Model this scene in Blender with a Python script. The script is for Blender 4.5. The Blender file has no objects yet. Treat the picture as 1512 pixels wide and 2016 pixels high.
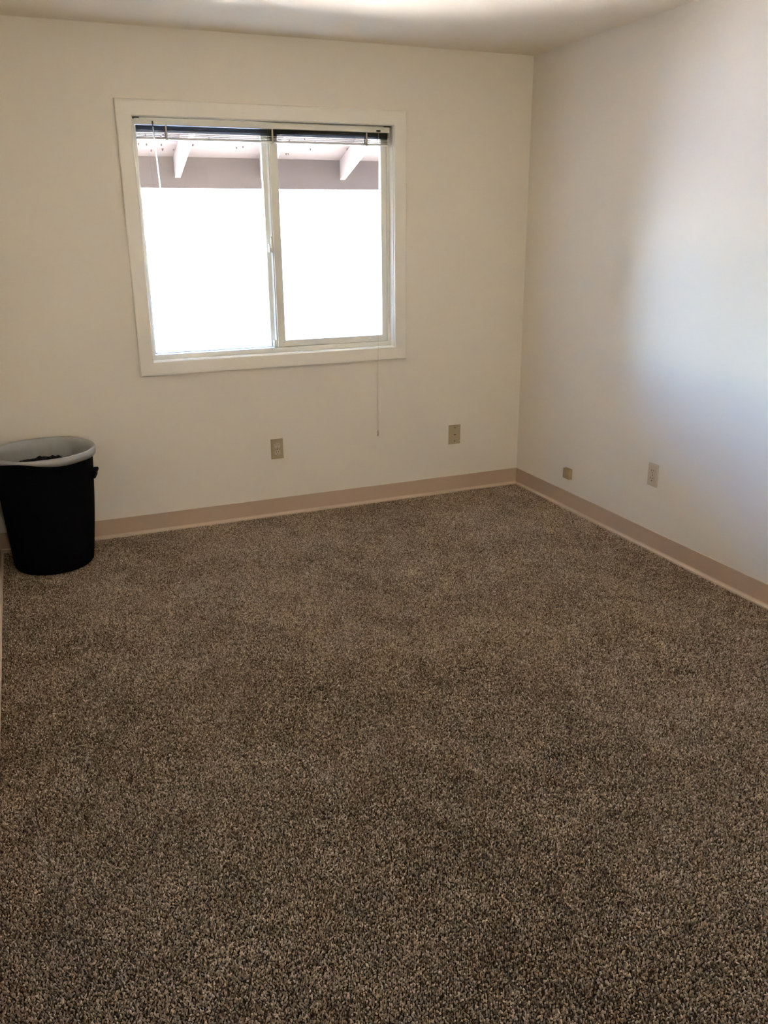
import bpy, bmesh, math, random
import numpy as np
from mathutils import Vector, Matrix

random.seed(7)
S = bpy.context.scene
C = S.collection

# ------------------------------------------------------------------ camera
F_PX, IMG_W, IMG_H = 1674.4, 1512, 2016
CAM = Vector((-2.777, -4.494, 1.549))
YAW, PITCH, ROLL = 0.393, -0.322, -0.009
fw = Vector((math.sin(YAW) * math.cos(PITCH), math.cos(YAW) * math.cos(PITCH), math.sin(PITCH)))
rt = Vector((math.cos(YAW), -math.sin(YAW), 0))
up = rt.cross(fw)
r2 = math.cos(ROLL) * rt + math.sin(ROLL) * up
u2 = -math.sin(ROLL) * rt + math.cos(ROLL) * up
cd = bpy.data.cameras.new('camera')
cd.sensor_fit = 'HORIZONTAL'
cd.sensor_width = 36.0
cd.lens = 36.0 * F_PX / IMG_W
cd.clip_start = 0.02
cd.clip_end = 500
cam = bpy.data.objects.new('camera', cd)
M = Matrix((r2, u2, -fw)).transposed().to_4x4()
M.translation = CAM
cam.matrix_world = M
C.objects.link(cam)
S.camera = cam

# ------------------------------------------------------------------ sky and sun
SUN_ELEV, SUN_AZ, SUN_STRENGTH, SKY_STRENGTH = math.radians(60), 25, 7.0, 0.31
wd = bpy.data.worlds.new('sky')
S.world = wd
wd.use_nodes = True
nt = wd.node_tree
sky = nt.nodes.new('ShaderNodeTexSky')
sky.sky_type = 'NISHITA'
sky.sun_disc = False
sky.sun_elevation = SUN_ELEV
sky.sun_rotation = math.radians(SUN_AZ)
sky.air_density = 1.2
sky.dust_density = 0.2
sky.ozone_density = 3.0
tint = nt.nodes.new('ShaderNodeMix')      # clear-air blue for the whole sky dome
tint.data_type = 'RGBA'
tint.blend_type = 'MULTIPLY'
tint.inputs[0].default_value = 1.0
tint.inputs[7].default_value = (.66, .83, 1.30, 1)
nt.links.new(sky.outputs[0], tint.inputs[6])
nt.links.new(tint.outputs[2], nt.nodes['Background'].inputs[0])
nt.nodes['Background'].inputs[1].default_value = SKY_STRENGTH
sd = bpy.data.lights.new('sun', 'SUN')
sd.energy = SUN_STRENGTH
sd.angle = math.radians(0.53)
sd.color = (1.0, 0.935, 0.84)
sun = bpy.data.objects.new('sun', sd)
az = math.radians(SUN_AZ)       # the sun stands high in front of the window, above the eave
to_sun = Vector((math.sin(az) * math.cos(SUN_ELEV), math.cos(az) * math.cos(SUN_ELEV), math.sin(SUN_ELEV)))
sun.rotation_euler = to_sun.to_track_quat('Z', 'Y').to_euler()
sun.location = (0, -6, 12)
C.objects.link(sun)

# the window opening as a sampling portal for the sky (gives no light of its own)
pd = bpy.data.lights.new('sky_portal', 'AREA')
pd.shape = 'RECTANGLE'
pd.size, pd.size_y = 1.34, 1.15
pd.cycles.is_portal = True
po = bpy.data.objects.new('sky_portal', pd)
po.location = (-1.512, .148, 1.486)
po.rotation_euler = (math.radians(-90), 0, 0)
C.objects.link(po)

# ------------------------------------------------------------------ exposure
vs = S.view_settings
vs.view_transform = 'Standard'
vs.look = 'None'
vs.gamma = 1
vs.use_curve_mapping = False
vs.exposure = 5.42
FILL_GLOW = 2.5                                # glow of the two added fill globes behind the camera
S.cycles.max_bounces = 9
S.cycles.diffuse_bounces = 6
S.cycles.use_guiding = False
S.cycles.adaptive_threshold = .025

# ------------------------------------------------------------------ materials
def srgb(r, g, b):
    f = lambda c: c / 12.92 if c <= .04045 else ((c + .055) / 1.055) ** 2.4
    return (f(r / 255), f(g / 255), f(b / 255), 1)


def mat(name, col, rough=.5, spec=.5, metal=0.0, noise=None, bump=None, trans=0.0):
    """noise=(scale, amount) varies the colour a little; bump=(scale, strength, distance)."""
    m = bpy.data.materials.new(name)
    m.use_nodes = True
    n, l = m.node_tree.nodes, m.node_tree.links
    b = n['Principled BSDF']
    b.inputs['Base Color'].default_value = col
    b.inputs['Roughness'].default_value = rough
    b.inputs['Specular IOR Level'].default_value = spec
    b.inputs['Metallic'].default_value = metal
    b.inputs['Transmission Weight'].default_value = trans
    tc = n.new('ShaderNodeTexCoord')
    if noise:
        t = n.new('ShaderNodeTexNoise')
        t.inputs['Scale'].default_value = noise[0]
        t.inputs['Detail'].default_value = 4
        l.new(tc.outputs['Object'], t.inputs['Vector'])
        mx = n.new('ShaderNodeMix')
        mx.data_type = 'RGBA'
        k = noise[1]
        mx.inputs[6].default_value = (col[0] * (1 - k), col[1] * (1 - k), col[2] * (1 - k), 1)
        mx.inputs[7].default_value = (min(1, col[0] * (1 + k)), min(1, col[1] * (1 + k)), min(1, col[2] * (1 + k)), 1)
        l.new(t.outputs['Fac'], mx.inputs[0])
        l.new(mx.outputs[2], b.inputs['Base Color'])
    if bump:
        t = n.new('ShaderNodeTexNoise')
        t.inputs['Scale'].default_value = bump[0]
        t.inputs['Detail'].default_value = 3
        l.new(tc.outputs['Object'], t.inputs['Vector'])
        bn = n.new('ShaderNodeBump')
        bn.inputs['Strength'].default_value = bump[1]
        bn.inputs['Distance'].default_value = bump[2]
        l.new(t.outputs['Fac'], bn.inputs['Height'])
        l.new(bn.outputs[0], b.inputs['Normal'])
    return m


WALL_COL = (.785, .715, .595, 1)
M_wall = mat('cream_wall_paint', WALL_COL, rough=.37, spec=.115, noise=(2.0, .015), bump=(90, .12, .002))
def rolled(m, aniso):
    # paint laid with a roller: the sheen spreads more up and down than sideways
    n, l = m.node_tree.nodes, m.node_tree.links
    t = n.new('ShaderNodeTangent')
    t.direction_type = 'UV_MAP'
    t.uv_map = 'roller'
    n['Principled BSDF'].inputs['Anisotropic'].default_value = aniso
    l.new(t.outputs[0], n['Principled BSDF'].inputs['Tangent'])


rolled(M_wall, .9)
M_ceil = mat('cream_ceiling_paint', (.86, .76, .59, 1), rough=.8, spec=.3, noise=(3.0, .015), bump=(120, .2, .002))
M_trim = mat('cream_trim_paint', (.80, .74, .62, 1), rough=.35, noise=(6, .02), bump=(40, .05, .001))
M_vinyl = mat('ivory_window_vinyl', (.74, .71, .60, 1), rough=.35, noise=(8, .03))
M_base = mat('tan_vinyl_base', (.55, .395, .275, 1), rough=.5, noise=(5, .05), bump=(200, .05, .001))
M_toe = mat('toe_lit_tint', (.63, .485, .355, 1), rough=.45, noise=(12, .06))  # paler than the base: light on its upward face put into the colour
M_tan = mat('tan_plate_plastic', (.40, .32, .19, 1), rough=.4, noise=(30, .04))
M_ivory = mat('ivory_socket_plastic', (.54, .47, .34, 1), rough=.35, noise=(40, .03))
M_beige = mat('beige_plate_plastic', (.56, .47, .33, 1), rough=.4, noise=(30, .04))
M_box = mat('yellowed_jack_plastic', (.42, .30, .16, 1), rough=.45, noise=(40, .06))
M_hole = mat('dark_slot', (.012, .010, .008, 1), rough=.8, noise=(60, .2))
M_screw = mat('dull_brass_screw', (.10, .08, .05, 1), rough=.5, metal=.6, noise=(80, .1))
M_black = mat('black_bin_plastic', (.0022, .0022, .0024, 1), rough=.8, spec=.06, noise=(20, .2), bump=(60, .15, .002))
M_dark = mat('dark_rubbish', (.007, .0055, .007, 1), rough=.6, spec=.1, noise=(18, .5), bump=(30, .6, .01))
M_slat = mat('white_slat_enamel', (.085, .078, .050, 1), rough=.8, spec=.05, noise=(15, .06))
M_rail = mat('ivory_blind_rail', (.70, .66, .54, 1), rough=.35, noise=(12, .03))
M_tape = mat('cream_ladder_tape', (.55, .50, .40, 1), rough=.8, noise=(60, .08))
M_cord = mat('off_white_cord', (.60, .53, .42, 1), rough=.85, noise=(80, .08))
M_tassel = mat('clear_yellowed_tassel', (.50, .42, .30, 1), rough=.3, noise=(60, .1))
M_bracket = mat('dark_steel_clip', (.05, .035, .025, 1), rough=.5, metal=.4, noise=(60, .1))
M_beam = mat('brown_grey_fascia_paint', (.075, .055, .042, 1), rough=.7, noise=(3, .15), bump=(25, .2, .004))
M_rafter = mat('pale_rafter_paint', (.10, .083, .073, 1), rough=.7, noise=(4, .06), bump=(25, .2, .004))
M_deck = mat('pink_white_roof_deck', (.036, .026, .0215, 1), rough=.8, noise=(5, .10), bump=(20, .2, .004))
M_nail = mat('rusty_nail', (.06, .04, .03, 1), rough=.7, noise=(50, .2))
M_ground = mat('pale_concrete_ground', (.54, .485, .42, 1), rough=.9, noise=(.6, .12), bump=(8, .3, .01))
M_asphalt = mat('blue_grey_asphalt', (.085, .115, .165, 1), rough=.9, noise=(.8, .12), bump=(30, .4, .01))
M_siding = mat('dark_brown_siding', (.05, .038, .03, 1), rough=.8, noise=(4, .15), bump=(30, .2, .004))
M_shade_wall = mat('dark_shade_wall', (.030, .018, .010, 1), rough=.6, noise=(6, .3), bump=(20, .1, .002))
M_shingle = mat('grey_roofing', (.18, .17, .16, 1), rough=.9, noise=(6, .2))


def glass_mat():
    m = bpy.data.materials.new('window_glass')
    m.use_nodes = True
    n, l = m.node_tree.nodes, m.node_tree.links
    n.remove(n['Principled BSDF'])
    tr = n.new('ShaderNodeBsdfTransparent')
    tr.inputs[0].default_value = (.95, .97, .96, 1)
    gl = n.new('ShaderNodeBsdfGlossy')
    gl.inputs['Roughness'].default_value = .02
    fr = n.new('ShaderNodeFresnel')
    fr.inputs[0].default_value = 1.45
    m1 = n.new('ShaderNodeMixShader')
    l.new(fr.outputs[0], m1.inputs[0])
    l.new(tr.outputs[0], m1.inputs[1])
    l.new(gl.outputs[0], m1.inputs[2])
    l.new(m1.outputs[0], n['Material Output'].inputs[0])
    return m


def liner_mat():
    m = mat('thin_white_liner', (.53, .515, .48, 1), rough=.35, spec=.5, noise=(9, .08), bump=(14, .5, .012))
    n, l = m.node_tree.nodes, m.node_tree.links
    tl = n.new('ShaderNodeBsdfTranslucent')
    tl.inputs[0].default_value = (.55, .55, .53, 1)
    mx = n.new('ShaderNodeMixShader')
    mx.inputs[0].default_value = .25
    l.new(n['Principled BSDF'].outputs[0], mx.inputs[1])
    l.new(tl.outputs[0], mx.inputs[2])
    l.new(mx.outputs[0], n['Material Output'].inputs[0])
    return m


def wand_mat():
    m = mat('clear_acrylic', (.85, .85, .78, 1), rough=.15, noise=(20, .02))
    n, l = m.node_tree.nodes, m.node_tree.links
    tl = n.new('ShaderNodeBsdfTranslucent')
    tl.inputs[0].default_value = (.9, .9, .85, 1)
    tr = n.new('ShaderNodeBsdfTransparent')
    m1 = n.new('ShaderNodeMixShader')
    m1.inputs[0].default_value = .5
    m2 = n.new('ShaderNodeMixShader')
    m2.inputs[0].default_value = .3
    l.new(tl.outputs[0], m1.inputs[1])
    l.new(tr.outputs[0], m1.inputs[2])
    l.new(m1.outputs[0], m2.inputs[1])
    l.new(n['Principled BSDF'].outputs[0], m2.inputs[2])
    l.new(m2.outputs[0], n['Material Output'].inputs[0])
    return m


def tuft_mat():
    """one colour per tuft (stored on the instance), heather brown yarn"""
    m = bpy.data.materials.new('heather_brown_yarn')
    m.use_nodes = True
    n, l = m.node_tree.nodes, m.node_tree.links
    b = n['Principled BSDF']
    b.inputs['Roughness'].default_value = .95
    b.inputs['Specular IOR Level'].default_value = .1
    at = n.new('ShaderNodeAttribute')
    at.attribute_type = 'INSTANCER'
    at.attribute_name = 'yarn'
    cr = n.new('ShaderNodeValToRGB')
    e = cr.color_ramp.elements
    e[0].position, e[0].color = 0.0, (.085, .052, .030, 1)
    e[1].position, e[1].color = 1.0, (.74, .585, .43, 1)
    for pos, colr in ((.25, (.180, .120, .075, 1)), (.55, (.36, .262, .176, 1)), (.85, (.56, .43, .305, 1))):
        k = e.new(pos)
        k.color = colr
    l.new(at.outputs['Fac'], cr.inputs[0])
    l.new(cr.outputs[0], b.inputs['Base Color'])
    return m


M_glass, M_liner, M_wand, M_tuft = glass_mat(), liner_mat(), wand_mat(), tuft_mat()
M_globe = mat('fill_globe_glow', (.9, .88, .82, 1), rough=.3, noise=(10, .02))
M_globe.node_tree.nodes['Principled BSDF'].inputs['Emission Color'].default_value = (1.0, .98, .94, 1)
M_globe.node_tree.nodes['Principled BSDF'].inputs['Emission Strength'].default_value = FILL_GLOW
M_carpet = mat('carpet_backing', (.045, .030, .019, 1), rough=.95, spec=.1, noise=(150, .4), bump=(300, .6, .004))

# ------------------------------------------------------------------ helpers
def obj(name, bm, m, parent=None, smooth=False):
    me = bpy.data.meshes.new(name)
    bmesh.ops.recalc_face_normals(bm, faces=bm.faces[:])
    bm.to_mesh(me)
    bm.free()
    me.materials.append(m)
    if smooth:
        for p in me.polygons:
            p.use_smooth = True
    o = bpy.data.objects.new(name, me)
    C.objects.link(o)
    o.parent = parent
    return o


def empty(name, loc=(0, 0, 0)):
    o = bpy.data.objects.new(name, None)
    o.location = loc
    o.empty_display_size = .05
    C.objects.link(o)
    return o


def tag(o, label=None, cat=None, group=None, kind=None):
    for k, v in (('label', label), ('category', cat), ('group', group), ('kind', kind)):
        if v:
            o[k] = v
    return o


def box(bm, x0, x1, y0, y1, z0, z1, bevel=0.0, seg=2):
    r = bmesh.ops.create_cube(bm, size=1)
    vs_ = r['verts']
    bmesh.ops.scale(bm, vec=(x1 - x0, y1 - y0, z1 - z0), verts=vs_)
    bmesh.ops.translate(bm, vec=((x0 + x1) / 2, (y0 + y1) / 2, (z0 + z1) / 2), verts=vs_)
    if bevel:
        ed = list({e for v in vs_ for e in v.link_edges})
        bmesh.ops.bevel(bm, geom=ed, offset=bevel, segments=seg, affect='EDGES', profile=.5)


def bx(*a, **k):
    bm = bmesh.new()
    box(bm, *a, **k)
    return bm


def ring_prism(bm, outer, inner, y0, y1, bevel=0.0):
    """rectangular ring in the xz plane, extruded in y. outer/inner = (x0,x1,z0,z1)"""
    def corners(q):
        return [(q[0], q[2]), (q[1], q[2]), (q[1], q[3]), (q[0], q[3])]
    V = []
    for y in (y0, y1):
        for q in (outer, inner):
            V.append([bm.verts.new((x, y, z)) for x, z in corners(q)])
    of, inf, ob, ib = V[0], V[1], V[2], V[3]
    for i in range(4):
        j = (i + 1) % 4
        bm.faces.new((of[i], of[j], inf[j], inf[i]))
        bm.faces.new((ob[i], ib[i], ib[j], ob[j]))
        bm.faces.new((of[i], ob[i], ob[j], of[j]))
        bm.faces.new((inf[i], inf[j], ib[j], ib[i]))
    if bevel:
        bmesh.ops.bevel(bm, geom=bm.edges[:], offset=bevel, segments=2, affect='EDGES', profile=.5)


def tube(bm, pts, r, n=8, cap=True):
    pts = [Vector(p) for p in pts]
    rings = []
    for i, p in enumerate(pts):
        d = (pts[min(i + 1, len(pts) - 1)] - pts[max(i - 1, 0)]).normalized()
        a = d.orthogonal().normalized() if abs(d.z) < .9 else Vector((1, 0, 0))
        a = (a - d * a.dot(d)).normalized()
        b = d.cross(a)
        rr = r[i] if isinstance(r, (list, tuple)) else r
        rings.append([bm.verts.new(p + rr * (math.cos(t) * a + math.sin(t) * b))
                      for t in [2 * math.pi * k / n for k in range(n)]])
    for A, B in zip(rings, rings[1:]):
        for k in range(n):
            bm.faces.new((A[k], A[(k + 1) % n], B[(k + 1) % n], B[k]))
    if cap:
        bm.faces.new(rings[0][::-1])
        bm.faces.new(rings[-1])


def disc(bm, c, r, depth, axis='y', n=12):
    """short cylinder; axis is its direction"""
    c = Vector(c)
    d = {'x': Vector((1, 0, 0)), 'y': Vector((0, 1, 0))}[axis]
    a = Vector((0, 0, 1))
    b = d.cross(a)
    A = [bm.verts.new(c + r * (math.cos(t) * a + math.sin(t) * b)) for t in [2 * math.pi * k / n for k in range(n)]]
    B = [bm.verts.new(v.co + d * depth) for v in A]
    bm.faces.new(A)
    bm.faces.new(B[::-1])
    for k in range(n):
        bm.faces.new((A[k], B[k], B[(k + 1) % n], A[(k + 1) % n]))


def roller_uv(o):
    uv = o.data.uv_layers.new(name='roller')
    for p in o.data.polygons:
        for li in p.loop_indices:
            co = o.data.vertices[o.data.loops[li].vertex_index].co
            uv.data[li].uv = (co.z, co.x + co.y)
    return o


# ------------------------------------------------------------------ room shell
LW, DEPTH, HC, TH = 3.032, 8.6, 2.44, .15
PILE = .0085                             # carpet pile height; z = 0 is the pile surface
ox0, ox1, oz0, oz1 = -2.19, -.835, .900, 2.070       # rough opening

floor = obj('floor', bx(-LW - TH, TH, -DEPTH - TH, TH, -.12, -PILE), M_carpet)
tag(floor, 'brown flecked cut pile carpet floor', kind='structure')


def carpet_pile():
    # every tuft is a small leaning yarn end set on a jittered grid
    pitch = .0053
    rng = np.random.default_rng(3)
    nx, ny = int((LW - .028) / pitch), int(4.9 / pitch)
    gx, gy = np.meshgrid(np.arange(nx), np.arange(ny))
    n = gx.size
    P = np.zeros((n, 3), np.float32)
    P[:, 0] = -LW + .0145 + (gx.ravel() + .5 + .5 * (gy.ravel() % 2)) * pitch + rng.uniform(-.3, .3, n) * pitch
    P[:, 1] = -.0165 - (gy.ravel() + .5) * pitch + rng.uniform(-.3, .3, n) * pitch
    P[:, 2] = -PILE * .52
    P = P[P[:, 0] < -.0165]
    n = len(P)
    me = bpy.data.meshes.new('carpet_pile')
    me.vertices.add(n)
    me.vertices.foreach_set('co', P.ravel())
    # the pile leans in broad swathes left by feet and the vacuum
    lean = np.zeros((n, 2))
    for sc, am in ((.9, .16), (2.1, .16), (4.7, .14), (9.3, .10)):
        for c in range(2):
            a, b, ph1, ph2 = rng.uniform(0, 6.28, 4)
            u = P[:, 0] * math.cos(a) + P[:, 1] * math.sin(a)
            v = -P[:, 0] * math.sin(a + b * .2) + P[:, 1] * math.cos(a + b * .2)
            lean[:, c] += am * np.sin(sc * 2.2 * u + ph1 + 1.3 * np.sin(sc * v + ph2))
    R = np.zeros((n, 3), np.float32)
    R[:, 0] = lean[:, 0] + rng.normal(0, .40, n)
    R[:, 1] = lean[:, 1] + rng.normal(0, .40, n)
    R[:, 2] = rng.uniform(0, 6.28, n)
    SC = np.empty((n, 3), np.float32)
    w = rng.uniform(.78, 1.18, n)
    SC[:, 0] = SC[:, 1] = w
    SC[:, 2] = rng.uniform(.82, 1.12, n)
    mott = np.zeros(n)
    for sc in (1.7, 3.9, 8.5, 17.0):
        a, ph1, ph2 = rng.uniform(0, 6.28, 3)
        u = P[:, 0] * math.cos(a) + P[:, 1] * math.sin(a)
        v = P[:, 1] * math.cos(a) - P[:, 0] * math.sin(a)
        mott += .03 * np.sin(2 * sc * u + ph1 + 1.6 * np.sin(1.4 * sc * v + ph2))
    yarn = np.clip(rng.normal(.53, .25, n) + mott, 0, 1).astype(np.float32)
    for nm, ty, dat, key in (('lean', 'FLOAT_VECTOR', R, 'vector'), ('size', 'FLOAT_VECTOR', SC, 'vector'), ('yarn', 'FLOAT', yarn, 'value')):
        me.attributes.new(nm, ty, 'POINT').data.foreach_set(key, np.ascontiguousarray(dat, np.float32).ravel())
    o = bpy.data.objects.new('carpet_pile', me)
    C.objects.link(o)
    o.parent = floor
    tag(o, 'brown and tan flecked carpet pile', kind='stuff')
    ng = bpy.data.node_groups.new('carpet_pile', 'GeometryNodeTree')
    ng.interface.new_socket('Geometry', in_out='INPUT', socket_type='NodeSocketGeometry')
    ng.interface.new_socket('Geometry', in_out='OUTPUT', socket_type='NodeSocketGeometry')
    nn, ll = ng.nodes, ng.links
    gi, go = nn.new('NodeGroupInput'), nn.new('NodeGroupOutput')
    ico = nn.new('GeometryNodeMeshIcoSphere')
    ico.inputs['Radius'].default_value = .0025
    ico.inputs['Subdivisions'].default_value = 1
    tr = nn.new('GeometryNodeTransform')
    tr.inputs['Scale'].default_value = (1, .82, PILE / .0050)
    ll.new(ico.outputs['Mesh'], tr.inputs['Geometry'])
    ss = nn.new('GeometryNodeSetShadeSmooth')
    ll.new(tr.outputs[0], ss.inputs[0])
    sm_ = nn.new('GeometryNodeSetMaterial')
    sm_.inputs['Material'].default_value = M_tuft
    ll.new(ss.outputs[0], sm_.inputs[0])
    iop = nn.new('GeometryNodeInstanceOnPoints')
    ll.new(gi.outputs[0], iop.inputs['Points'])
    ll.new(sm_.outputs[0], iop.inputs['Instance'])
    for nm, sock in (('lean', 'Rotation'), ('size', 'Scale')):
        na = nn.new('GeometryNodeInputNamedAttribute')
        na.data_type = 'FLOAT_VECTOR'
        na.inputs['Name'].default_value = nm
        ll.new(na.outputs['Attribute'], iop.inputs[sock])
    ll.new(iop.outputs[0], go.inputs[0])
    md = o.modifiers.new('pile', 'NODES')
    md.node_group = ng
    me.materials.append(M_tuft)


carpet_pile()
ceil_ = obj('ceiling', bx(-LW - TH, TH, -DEPTH - TH, TH, HC, HC + .12), M_ceil)
tag(ceil_, 'cream painted flat ceiling', kind='structure')

bm = bmesh.new()
ring_prism(bm, (-LW - TH, TH, -.05, HC), (ox0, ox1, oz0, oz1), 0, TH)
tag(roller_uv(obj('wall_back', bm, M_wall)), 'cream painted wall with the window', kind='structure')
tag(roller_uv(obj('wall_right', bx(0, TH, -DEPTH, 0, -.05, HC), M_wall)), 'cream painted side wall with pale window reflection', kind='structure')
tag(roller_uv(obj('wall_left', bx(-LW - TH, -LW, -DEPTH, 0, -.05, HC), M_wall)), 'cream painted wall beside the bin', kind='structure')
tag(roller_uv(obj('wall_rear', bx(-LW - TH, TH, -DEPTH - TH, -DEPTH, -.05, HC), M_wall)), 'cream painted wall facing the window', kind='structure')

tag(roller_uv(obj('added_shade_wall', bx(-LW, 0, -5.06, -4.94, -.05, .68), M_shade_wall)), 'unseen half-height wall added to shade the near floor from the fill globes', kind='structure')  # low wall added out of view: shades the near carpet, dark against bounce

# vinyl cove base: profile (out from wall, height), mitred in the inside corners
PROF = [(0, -PILE), (.0033, -PILE), (.0033, .0965), (.0025, .099), (0, .0995)]
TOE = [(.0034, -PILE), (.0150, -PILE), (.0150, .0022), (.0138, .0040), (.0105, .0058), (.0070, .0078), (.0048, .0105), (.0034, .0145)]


def cove(name, a, b, out, dirv, label):
    """a, b floor corners (inside), out = normal into the room, dirv = unit a->b"""
    A, B = Vector(a), Vector(b)
    o, d = Vector(out), Vector(dirv)

    def strip(prof):
        bm = bmesh.new()
        sa = [bm.verts.new(A + o * p + d * p + Vector((0, 0, h))) for p, h in prof]
        sb = [bm.verts.new(B + o * p - d * p + Vector((0, 0, h))) for p, h in prof]
        k = len(prof)
        for i in range(k):
            j = (i + 1) % k
            bm.faces.new((sa[i], sa[j], sb[j], sb[i]))
        bm.faces.new(sa[::-1])
        bm.faces.new(sb)
        return bm
    bb = tag(obj(name, strip(PROF), M_base), label, kind='structure')
    obj('toe', strip(TOE), M_toe, bb)['label'] = 'cove toe coloured paler for the light on its top'


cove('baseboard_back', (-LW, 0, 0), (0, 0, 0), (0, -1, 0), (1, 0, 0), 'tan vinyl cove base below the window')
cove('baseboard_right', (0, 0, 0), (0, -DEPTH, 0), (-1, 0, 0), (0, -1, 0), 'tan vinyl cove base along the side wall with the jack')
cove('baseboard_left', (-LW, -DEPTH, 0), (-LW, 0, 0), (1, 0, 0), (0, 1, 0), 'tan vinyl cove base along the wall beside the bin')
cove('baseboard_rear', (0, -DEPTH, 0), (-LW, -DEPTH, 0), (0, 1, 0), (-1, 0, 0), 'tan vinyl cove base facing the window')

# ------------------------------------------------------------------ window
win = empty('window_1', ((ox0 + ox1) / 2, 0, oz0))
tag(win, 'cream cased sliding window with two panes', kind='structure')
win_inv = Matrix.Translation(-win.location)


def wpart(name, bm, m, parent=None, smooth=False):
    bm.transform(win_inv)
    return obj(name, bm, m, parent or win, smooth)


# mitred casing boards
CI = (-2.183, -.842, .910, 2.062)       # inner edge of the casing
CPROF = [(0, 0), (0, .0115), (.002, .0140), (.006, .0150), (.058, .0175), (.066, .0170), (.0705, .0145), (.0715, .010), (.0715, 0)]


def casing_side(k):
    x0, x1, z0, z1 = CI
    cor = [(x0, z0, -1, -1), (x1, z0, 1, -1), (x1, z1, 1, 1), (x0, z1, -1, 1)]
    bm = bmesh.new()
    rows = []
    for c in (cor[k], cor[(k + 1) % 4]):
        rows.append([bm.verts.new((c[0] + c[2] * u, -t, c[1] + c[3] * u)) for u, t in CPROF])
    n = len(CPROF)
    for i in range(n):
        j = (i + 1) % n
        bm.faces.new((rows[0][i], rows[0][j], rows[1][j], rows[1][i]))
    bm.faces.new(rows[0][::-1])
    bm.faces.new(rows[1])
    return bm


for k in range(4):
    wpart('casing_board', casing_side(k), M_trim)

# reveal lining
JI = (-2.180, -.845, .912, 2.060)
wpart('jamb_board', bx(ox0, JI[0], 0, TH - .005, oz0, oz1), M_trim)
wpart('jamb_board', bx(JI[1], ox1, 0, TH - .005, oz0, oz1), M_trim)
wpart('sill_board', bx(JI[0], JI[1], 0, TH - .005, oz0, JI[2]), M_trim)
wpart('head_board', bx(JI[0], JI[1], 0, TH - .005, JI[3], oz1), M_trim)

# vinyl frame with a track step
bm = bmesh.new()
ring_prism(bm, JI, (-2.164, -.861, .938, 2.044), .046, .135, bevel=.0015)
wpart('frame', bm, M_vinyl)
bm = bmesh.new()
box(bm, -2.164, -.861, .0845, .0885, .937, .942)
wpart('track', bm, M_vinyl)
# fixed glazing on the left
bm = bmesh.new()
ring_prism(bm, (-2.164, -1.500, .938, 2.044), (-2.152, -1.534, .944, 2.032), .096, .124, bevel=.001)
fx = wpart('fixed_light', bm, M_vinyl)
wpart('pane', bx(-2.153, -1.533, .108, .112, .943, 2.033), M_glass, fx)
# sliding sash on the right
bm = bmesh.new()
ring_prism(bm, (-1.506, -.862, .939, 2.042), (-1.463, -.893, .974, 2.005), .052, .084, bevel=.002)
sash = wpart('sash', bm, M_vinyl)
wpart('pane', bx(-1.464, -.892, .067, .071, .973, 2.006), M_glass, sash)
# interlock strip, latch and roller block
bm = bmesh.new()
box(bm, -1.5125, -1.505, .060, .094, .9395, 2.038, bevel=.001)
wpart('interlock', bm, M_vinyl, sash)
bm = bmesh.new()
box(bm, -1.530, -1.506, .060, .072, 1.432, 1.475, bevel=.003)
box(bm, -1.522, -1.508, .048, .062, 1.455, 1.497, bevel=.004)
tube(bm, [(-1.516, .050, 1.490), (-1.520, .046, 1.512)], [.006, .003], 8)
wpart('latch', bm, M_vinyl, sash, smooth=False)
bm = bmesh.new()
box(bm, -1.526, -1.507, .064, .086, .940, .975, bevel=.002)
box(bm, -1.512, -1.507, .060, .066, .955, .998, bevel=.001)
wpart('roller_block', bm, M_vinyl, sash)

# two globe lights added unseen behind the camera to lift the back wall
def fill_globe(x, label):
    e = empty('added_fill_lamp', (x, -DEPTH + .30, 0))
    tag(e, label, 'lamp', 'added fill globes')
    bm = bmesh.new()
    tube(bm, [(0, 0, 0), (0, 0, .012), (0, 0, .022)], [.13, .13, .02], 32)
    obj('base', bm, M_screw, e)
    bm = bmesh.new()
    tube(bm, [(0, 0, .018), (0, 0, 1.06)], .010, 12)
    obj('pole', bm, M_screw, e, smooth=True)
    bm = bmesh.new()
    tube(bm, [(0, 0, 1.05), (0, 0, 1.075), (0, 0, 1.10)], [.02, .045, .05], 16)
    obj('collar', bm, M_screw, e)
    bm = bmesh.new()
    bmesh.ops.create_uvsphere(bm, u_segments=24, v_segments=16, radius=.12)
    bmesh.ops.translate(bm, vec=(0, 0, 1.20), verts=bm.verts)
    obj('globe', bm, M_globe, e, smooth=True)


fill_globe(-2.2, 'unseen opal globe added as fill at the far end, on the bin side')
fill_globe(-.8, 'unseen opal globe added as fill at the far end, on the jack side')

# ------------------------------------------------------------------ mini blind
bl = empty('mini_blind', (-1.5065, .026, 1.96))
tag(bl, 'raised ivory mini blind bunched at the top of the window', 'blind')
bl_inv = Matrix.Translation(-bl.location)


def bpart(name, bm, m, parent=None, smooth=False):
    bm.transform(bl_inv)
    return obj(name, bm, m, parent or bl, smooth)


BX0, BX1 = -2.166, -.858
bm = bmesh.new()       # U-shaped head rail
hp = [(.012, 2.053), (.012, 2.0275), (.0135, 2.026), (.0385, 2.026), (.040, 2.0275), (.040, 2.053), (.0385, 2.053), (.0385, 2.028), (.0135, 2.028), (.0135, 2.053)]
A = [bm.verts.new((BX0, y, z)) for y, z in hp]
B = [bm.verts.new((BX1, y, z)) for y, z in hp]
for i in range(len(hp)):
    j = (i + 1) % len(hp)
    bm.faces.new((A[i], A[j], B[j], B[i]))
bm.faces.new(A[::-1])
bm.faces.new(B)
bpart('head_rail', bm, M_rail)
for x0, x1 in ((BX0 - .006, BX0 + .022), (BX1 - .022, BX1 + .006)):
    bm = bmesh.new()
    box(bm, x0, x1, .0095, .042, 2.0535, 2.059)
    bpart('bracket', bm, M_bracket)

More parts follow.
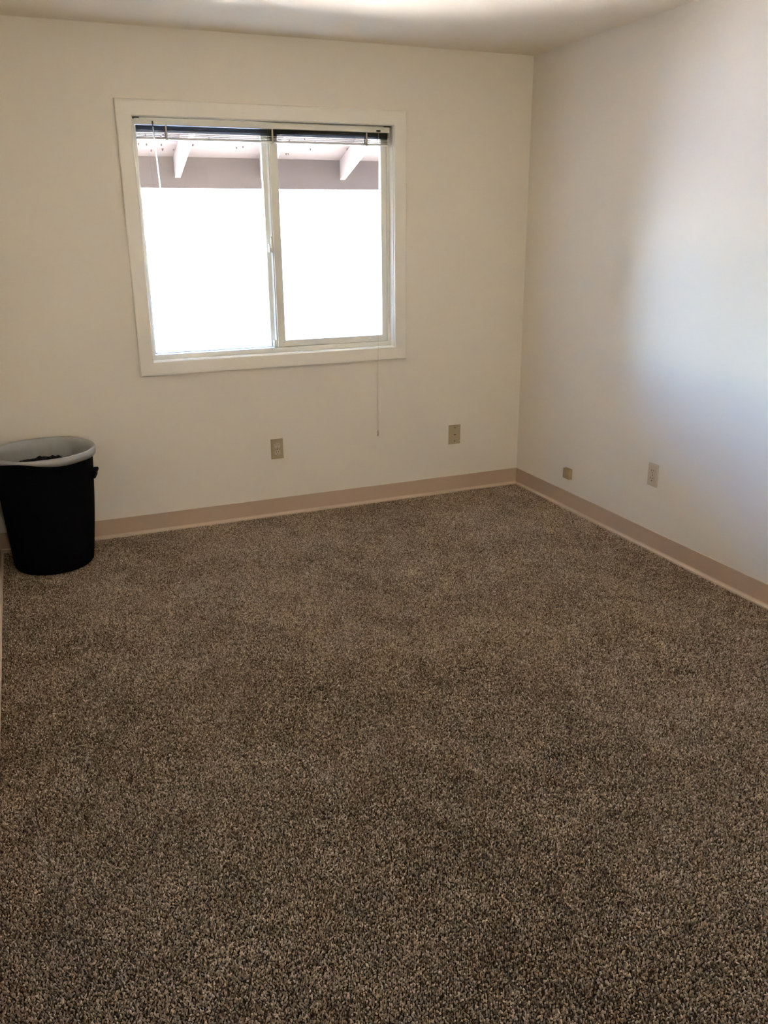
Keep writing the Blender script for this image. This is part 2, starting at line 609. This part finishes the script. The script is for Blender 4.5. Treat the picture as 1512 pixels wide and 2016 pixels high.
# slats: curved strips, tight on top and looser below
def slat_mesh():
    bm = bmesh.new()
    n = 5
    rows = []
    for x in (BX0 + .004, BX1 - .004):
        rt_, rb_ = [], []
        for k in range(n):
            t = k / (n - 1)
            y = .0135 + .025 * t
            zc = .0016 * (1 - (2 * t - 1) ** 2)
            rt_.append(bm.verts.new((x, y, zc + .00035)))
            rb_.append(bm.verts.new((x, y, zc)))
        rows.append((rt_, rb_))
    (t0, b0), (t1, b1) = rows
    for k in range(n - 1):
        bm.faces.new((t0[k], t0[k + 1], t1[k + 1], t1[k]))
        bm.faces.new((b0[k], b1[k], b1[k + 1], b0[k + 1]))
    bm.faces.new((t0[0], t1[0], b1[0], b0[0]))
    bm.faces.new((t0[-1], b0[-1], b1[-1], t1[-1]))
    for t_, b_ in rows:
        bm.faces.new(t_ + b_[::-1])
    bm.transform(Matrix.Translation((-bl.location.x, -bl.location.y, 0)))
    me = bpy.data.meshes.new('slat')
    bmesh.ops.recalc_face_normals(bm, faces=bm.faces[:])
    bm.to_mesh(me)
    bm.free()
    me.materials.append(M_slat)
    return me


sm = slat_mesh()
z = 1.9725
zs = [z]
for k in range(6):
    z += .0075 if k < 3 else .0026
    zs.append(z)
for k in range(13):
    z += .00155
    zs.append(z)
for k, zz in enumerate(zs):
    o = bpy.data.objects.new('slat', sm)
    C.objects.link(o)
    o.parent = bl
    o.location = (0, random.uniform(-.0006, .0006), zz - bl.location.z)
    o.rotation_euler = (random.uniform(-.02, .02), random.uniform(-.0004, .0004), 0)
bm = bmesh.new()
box(bm, BX0 + .004, BX1 - .004, .0145, .0375, 1.962, 1.970, bevel=.002)
bpart('bottom_rail', bm, M_rail)
for x in (-2.022, -1.497, -.988):
    bm = bmesh.new()
    box(bm, x - .004, x + .004, .0118, .0126, 1.9605, 2.026)
    box(bm, x - .004, x + .004, .0394, .0402, 1.9605, 2.026)
    box(bm, x - .004, x + .004, .0118, .0402, 1.9597, 1.9608)
    bpart('ladder_tape', bm, M_tape)
# tilt hook and wand
bm = bmesh.new()
box(bm, -2.0875, -2.0805, .004, .0125, 2.026, 2.043, bevel=.001)
tube(bm, [(-2.084, .006, 2.030), (-2.084, .004, 2.014)], .0022, 8)
bpart('tilt_hook', bm, M_bracket)
bm = bmesh.new()
tube(bm, [(-2.084, .004, 2.016), (-2.0735, .006, 1.735)], .0034, 6)
bpart('tilt_wand', bm, M_wand)
# cord lock, lift cord and tassel
bm = bmesh.new()
box(bm, -.934, -.912, .004, .0125, 2.029, 2.038, bevel=.001)
bpart('cord_lock', bm, M_bracket)
bm = bmesh.new()
cpts = [(-.923, .006, 2.03), (-.928, -.004, 1.90), (-.940, -.012, 1.3), (-.947, -.0185, .99), (-.949, -.0195, .90), (-.9495, -.0165, .80)]
for k in range(16):
    t = k / 15
    cpts.append((-.9495 + .0016 * math.sin(k * 2.1) * (1 if k > 4 else .3), -.0065 - .008 * (1 - t), .74 - t * .305))
tube(bm, cpts, .0011, 6)
bpart('lift_cord', bm, M_cord)
bm = bmesh.new()
tube(bm, [(-.9495, -.0075, .436), (-.950, -.0075, .430), (-.951, -.0075, .422), (-.948, -.0075, .418), (-.950, -.0075, .405), (-.950, -.0075, .402)],
     [.0015, .004, .0045, .003, .006, .0055], 8)
bpart('tassel', bm, M_tassel)

# ------------------------------------------------------------------ wall plates
def plate_frame(wall, centre):
    """(origin, rotation) so local x = right seen from the room, local z up, local -y into the room"""
    if wall == 'back':
        return Vector((centre[0], 0, centre[1])), 0.0
    return Vector((0, centre[0], centre[1])), -math.pi / 2


def place(name, wall, centre, label, cat, group=None):
    o, r = plate_frame(wall, centre)
    e = empty(name, o)
    e.rotation_euler = (0, 0, r)
    return tag(e, label, cat, group)


def plate_bm(w, h, t, bev):
    bm = bmesh.new()
    box(bm, -w / 2, w / 2, -t, 0, -h / 2, h / 2)
    fr = [f for f in bm.faces if f.normal.y < -.5 or f.calc_center_median().y < -t + 1e-6]
    ed = list({e for f in fr for e in f.edges})
    bmesh.ops.bevel(bm, geom=ed, offset=bev, segments=2, affect='EDGES', profile=.5)
    return bm


def socket_bm(zc, t):
    """duplex receptacle face: circle with flat sides cut top and bottom"""
    bm = bmesh.new()
    pts = []
    for k in range(24):
        a = 2 * math.pi * k / 24
        pts.append((.0172 * math.cos(a), max(-.0145, min(.0145, .0172 * math.sin(a)))))
    A = [bm.verts.new((x, -t, zc + z)) for x, z in pts]
    B = [bm.verts.new((x, -t - .0018, zc + z)) for x, z in pts]
    bm.faces.new(B)
    bm.faces.new(A[::-1])
    for k in range(24):
        bm.faces.new((A[k], A[(k + 1) % 24], B[(k + 1) % 24], B[k]))
    return bm


def outlet(wall, centre, mplate, msock, label):
    e = place('electrical_outlet', wall, centre, label, 'outlet', 'duplex outlets')
    t = .0058
    obj('plate', plate_bm(.070, .114, t, .0022), mplate, e)
    for zc in (.0195, -.0195):
        s = obj('receptacle', socket_bm(zc, t), msock, e)
        for dx, hh in ((-.0064, .0085), (.0064, .0068)):
            bm = bx(dx - .0012, dx + .0012, -t - .0022, -t - .0016, zc + .0045 - hh / 2, zc + .0045 + hh / 2)
            obj('slot', bm, M_hole, s)
        bm = bmesh.new()
        disc(bm, (0, -t - .0022, zc - .0082), .0026, .0006)
        obj('ground_hole', bm, M_hole, s)
    bm = bmesh.new()
    disc(bm, (0, -t - .0010, 0), .0032, .0012)
    obj('screw', bm, M_screw, e)
    return e


outlet('back', (-1.557, .386), M_tan, M_ivory, 'tan duplex outlet with ivory sockets on the wall below the window')
outlet('right', (-1.273, .382), M_beige, M_beige, 'beige duplex outlet on the side wall beyond the small jack box')

e = place('cable_plate', 'back', (-.448, .359), 'tan wall plate with two screws and a centre slot near the room corner', 'wall plate')
obj('plate', plate_bm(.078, .117, .0058, .0022), M_tan, e)
for zc in (.042, -.040):
    bm = bmesh.new()
    disc(bm, (.001, -.0068, zc), .0034, .0012)
    obj('screw', bm, M_hole, e)
bm = bmesh.new()
box(bm, -.0055, .0065, -.0064, -.0056, -.0035, .0015, bevel=.0002)
obj('slot', bm, M_hole, e)
bm = bmesh.new()
ring_prism(bm, (-.0085, .0095, -.007, .005), (-.0056, .0066, -.0036, .0016), -.0068, -.0056)
obj('slot_rim', bm, M_tan, e)

e = place('phone_jack', 'right', (-.568, .208), 'small yellowed phone jack box low on the side wall near the corner', 'phone jack')
bm = plate_bm(.056, .056, .024, .003)
obj('cover', bm, M_box, e)
obj('base', plate_bm(.060, .060, .006, .001), M_box, e)
bm = bx(-.006, .006, -.020, -.008, -.0286, -.0278)
obj('socket', bm, M_hole, e)

# ------------------------------------------------------------------ waste bin
BIN = Vector((-2.780, -.262, 0))
bn_ = empty('waste_bin', BIN)
tag(bn_, 'tall black round waste bin with a white liner in the corner', 'bin')
HB, RB, RT, LEAN = .565, .183, .232, .014
NSEG = 64


def bring(bm, z, r, lean=True, wav=None, drop=None):
    vs_ = []
    for k in range(NSEG):
        a = 2 * math.pi * k / NSEG
        rr = r + (wav(a) if wav else 0)
        zz = z + (drop(a) if drop else 0)
        vs_.append(bm.verts.new((rr * math.cos(a) + LEAN * zz / HB, rr * math.sin(a), zz)))
    return vs_


def skin(bm, rings):
    for A_, B_ in zip(rings, rings[1:]):
        for k in range(NSEG):
            bm.faces.new((A_[k], A_[(k + 1) % NSEG], B_[(k + 1) % NSEG], B_[k]))


def rad(z):
    t = z / HB
    return RB + (RT - .008 - RB) * t + .004 * math.sin(math.pi * t)


bm = bmesh.new()
rings = [bring(bm, .0, RB - .016), bring(bm, .003, RB - .006), bring(bm, .012, RB)]
for k in range(1, 15):
    zz = .012 + (HB - .030) * k / 14
    rings.append(bring(bm, zz, rad(zz), wav=lambda a, zz=zz: .0012 * math.sin(5 * a + 9 * zz)))
rings += [bring(bm, HB - .016, RT - .002), bring(bm, HB - .003, RT), bring(bm, HB, RT - .004),
          bring(bm, HB - .004, RT - .009), bring(bm, HB - .05, RT - .014), bring(bm, .02, RB - .006)]
skin(bm, rings)
bm.faces.new(rings[0][::-1])
bm.faces.new(rings[-1])
obj('body', bm, M_black, bn_, smooth=True)
# grip lugs under the rim
for a in (math.radians(-12), math.radians(168)):
    bm = bmesh.new()
    box(bm, -.004, .020, -.045, .045, .445, .462, bevel=.004)
    box(bm, -.004, .014, -.042, .042, .425, .446, bevel=.004)
    bm.transform(Matrix.Translation((rad(.45) * math.cos(a) + LEAN * .8, rad(.45) * math.sin(a), 0)) @ Matrix.Rotation(a, 4, 'Z'))
    obj('handle', bm, M_black, bn_)

# liner: hangs inside, rolls over the rim, hem outside
def fold(a, s):
    return s * (.45 * math.sin(7 * a + 1) + .9 * (abs(math.sin(6.5 * a + 2.2 + .6 * math.sin(3 * a))) ** .5 - .75) + .25 * math.sin(22 * a))


def hem(a):
    # front left the roll almost vanishes, front right it hangs lowest
    f = .5 + .5 * math.cos(a - math.radians(-62))
    return -.012 - .012 * f ** 1.5 - .001 * math.sin(9 * a)


def rollw(a):
    d = (a - math.radians(-118) + math.pi) % (2 * math.pi) - math.pi
    return 1.0 - .85 * math.exp(-(d / .42) ** 2)


bm = bmesh.new()
L = []
for z_, r_, fl in ((HB - .30, RT - .060, .010), (HB - .22, RT - .045, .011), (HB - .15, RT - .034, .010), (HB - .09, RT - .030, .015), (HB - .045, RT - .024, .012),
                   (HB - .012, RT - .016, .006)):
    L.append(bring(bm, z_, r_, wav=lambda a, fl=fl, z_=z_: fold(a + .8 * (HB - z_), fl) - fl * .4))
L.append(bring(bm, HB + .004, RT - .008, wav=lambda a: fold(a, .0016), drop=lambda a: .004 * rollw(a)))
L.append(bring(bm, HB + .008, RT - .001, drop=lambda a: .003 * rollw(a) - .004 * (1 - rollw(a)) + fold(a, .001)))
L.append(bring(bm, HB + .003, RT + .0045, drop=lambda a: -.004 * (1 - rollw(a))))
L.append(bring(bm, HB - .004, RT + .0055, wav=lambda a: .0015 * math.sin(8 * a), drop=lambda a: (1 - rollw(a)) * .003))
L.append(bring(bm, HB, RT + .0040, drop=lambda a: hem(a) * rollw(a) - .004))
L.append(bring(bm, HB, RT + .0020, drop=lambda a: hem(a) * rollw(a) - .002))
skin(bm, L)
lo = obj('liner', bm, M_liner, bn_, smooth=True)
lo['label'] = 'thin white plastic bag folded over the rim'

# dark rubbish heaped inside
bm = bmesh.new()
R_ = .176
prev = None
cen = bm.verts.new((0, 0, .030))
ringsr = []
for i in range(1, 9):
    rr = R_ * i / 8
    ringsr.append([bm.verts.new((rr * math.cos(2 * math.pi * k / 40), rr * math.sin(2 * math.pi * k / 40),
                                 .024 * math.sin(rr * 42 + k * .5) * math.cos(k * .47 + i) * (1 - .5 * i / 8) + .022 * (1 - (i / 8) ** 3)
                                 + random.uniform(-.006, .006))) for k in range(40)])
low = [bm.verts.new((R_ * .93 * math.cos(2 * math.pi * k / 40), R_ * .93 * math.sin(2 * math.pi * k / 40), -.12)) for k in range(40)]
for k in range(40):
    bm.faces.new((cen, ringsr[0][k], ringsr[0][(k + 1) % 40]))
for A_, B_ in zip(ringsr, ringsr[1:] + [low]):
    for k in range(40):
        bm.faces.new((A_[k], A_[(k + 1) % 40], B_[(k + 1) % 40], B_[k]))
bm.faces.new(low)
ro = obj('rubbish', bm, M_dark, None, smooth=True)
ro.location = BIN + Vector((LEAN * .85, 0, .487))
tag(ro, 'dark crumpled rubbish lying inside the lined waste bin', 'rubbish')

# ------------------------------------------------------------------ outside
gd = obj('ground', bx(-90, 90, -90, 5.2, -.35, -.25), M_ground)
tag(gd, 'sunlit pale concrete outside the window', kind='structure')
pk = obj('added_asphalt', bx(-90, 90, 5.2, 160, -.37, -.27), M_asphalt)  # asphalt added here: its blue tints the reflection on the side wall
tag(pk, 'blue grey asphalt added beyond the concrete to tint the wall reflection', kind='structure')

bm = bmesh.new()
ring_prism(bm, (-6.5, 4.4, -.25, 2.60), (ox0, ox1, oz0, oz1), TH + .001, TH + .018)  # unseen siding, added dark to cut bounce onto the fascia
tag(obj('wall_exterior', bm, M_siding), 'dark brown siding added outside the window wall to dim the eave', kind='structure')

ev = empty('roof_overhang', (-1.04, TH, 2.60))
tag(ev, 'open eave with pale rafters seen through the window', 'eave')
ev_inv = Matrix.Translation(-ev.location)


def epart(name, bm, m):
    bm.transform(ev_inv)
    return obj(name, bm, m, ev)


FY, SL = 1.92, .35                      # inner face of the fascia, roof slope
zdeck = lambda y: 2.030 + SL * (FY - y)
EX0, EX1 = -6.53, 4.45


def slab(bm, x0, x1, y0, y1, f0, f1):
    """prism between two sloping lines f0(y) < f1(y)"""
    V = [bm.verts.new(c) for c in ((x0, y0, f0(y0)), (x0, y1, f0(y1)), (x0, y1, f1(y1)), (x0, y0, f1(y0)),
                                   (x1, y0, f0(y0)), (x1, y1, f0(y1)), (x1, y1, f1(y1)), (x1, y0, f1(y0)))]
    for q in ((0, 1, 2, 3), (7, 6, 5, 4), (0, 4, 5, 1), (1, 5, 6, 2), (2, 6, 7, 3), (3, 7, 4, 0)):
        bm.faces.new([V[i] for i in q])


bm = bmesh.new()
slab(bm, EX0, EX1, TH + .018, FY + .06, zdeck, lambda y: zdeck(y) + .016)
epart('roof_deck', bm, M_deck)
bm = bmesh.new()
slab(bm, EX0 - .03, EX1 + .03, TH + .018, FY + .09, lambda y: zdeck(y) + .017, lambda y: zdeck(y) + .03)
epart('roofing', bm, M_shingle)
epart('fascia_board', bx(EX0, EX1, FY, FY + .038, 1.826, 2.055, bevel=.002), M_beam)
for k in range(-8, 9):
    x = -1.04 + .61 * k
    if EX0 + .05 < x < EX1 - .05:
        bm = bmesh.new()
        slab(bm, x - .019, x + .019, TH + .018, FY, lambda y: zdeck(y) - .135, zdeck)
        epart('rafter', bm, M_rafter)
bm = bmesh.new()
for k in range(90):
    x = random.uniform(-2.6, .8)
    y = FY - random.choice((.10, .17, .30, .42, .55, .7)) + random.uniform(-.02, .02)
    tube(bm, [(x, y, zdeck(y) - .012), (x + random.uniform(-.004, .004), y, zdeck(y) + .002)], [.0035, .006], 5)
tag(epart('nail_tip', bm, M_nail), kind='stuff')
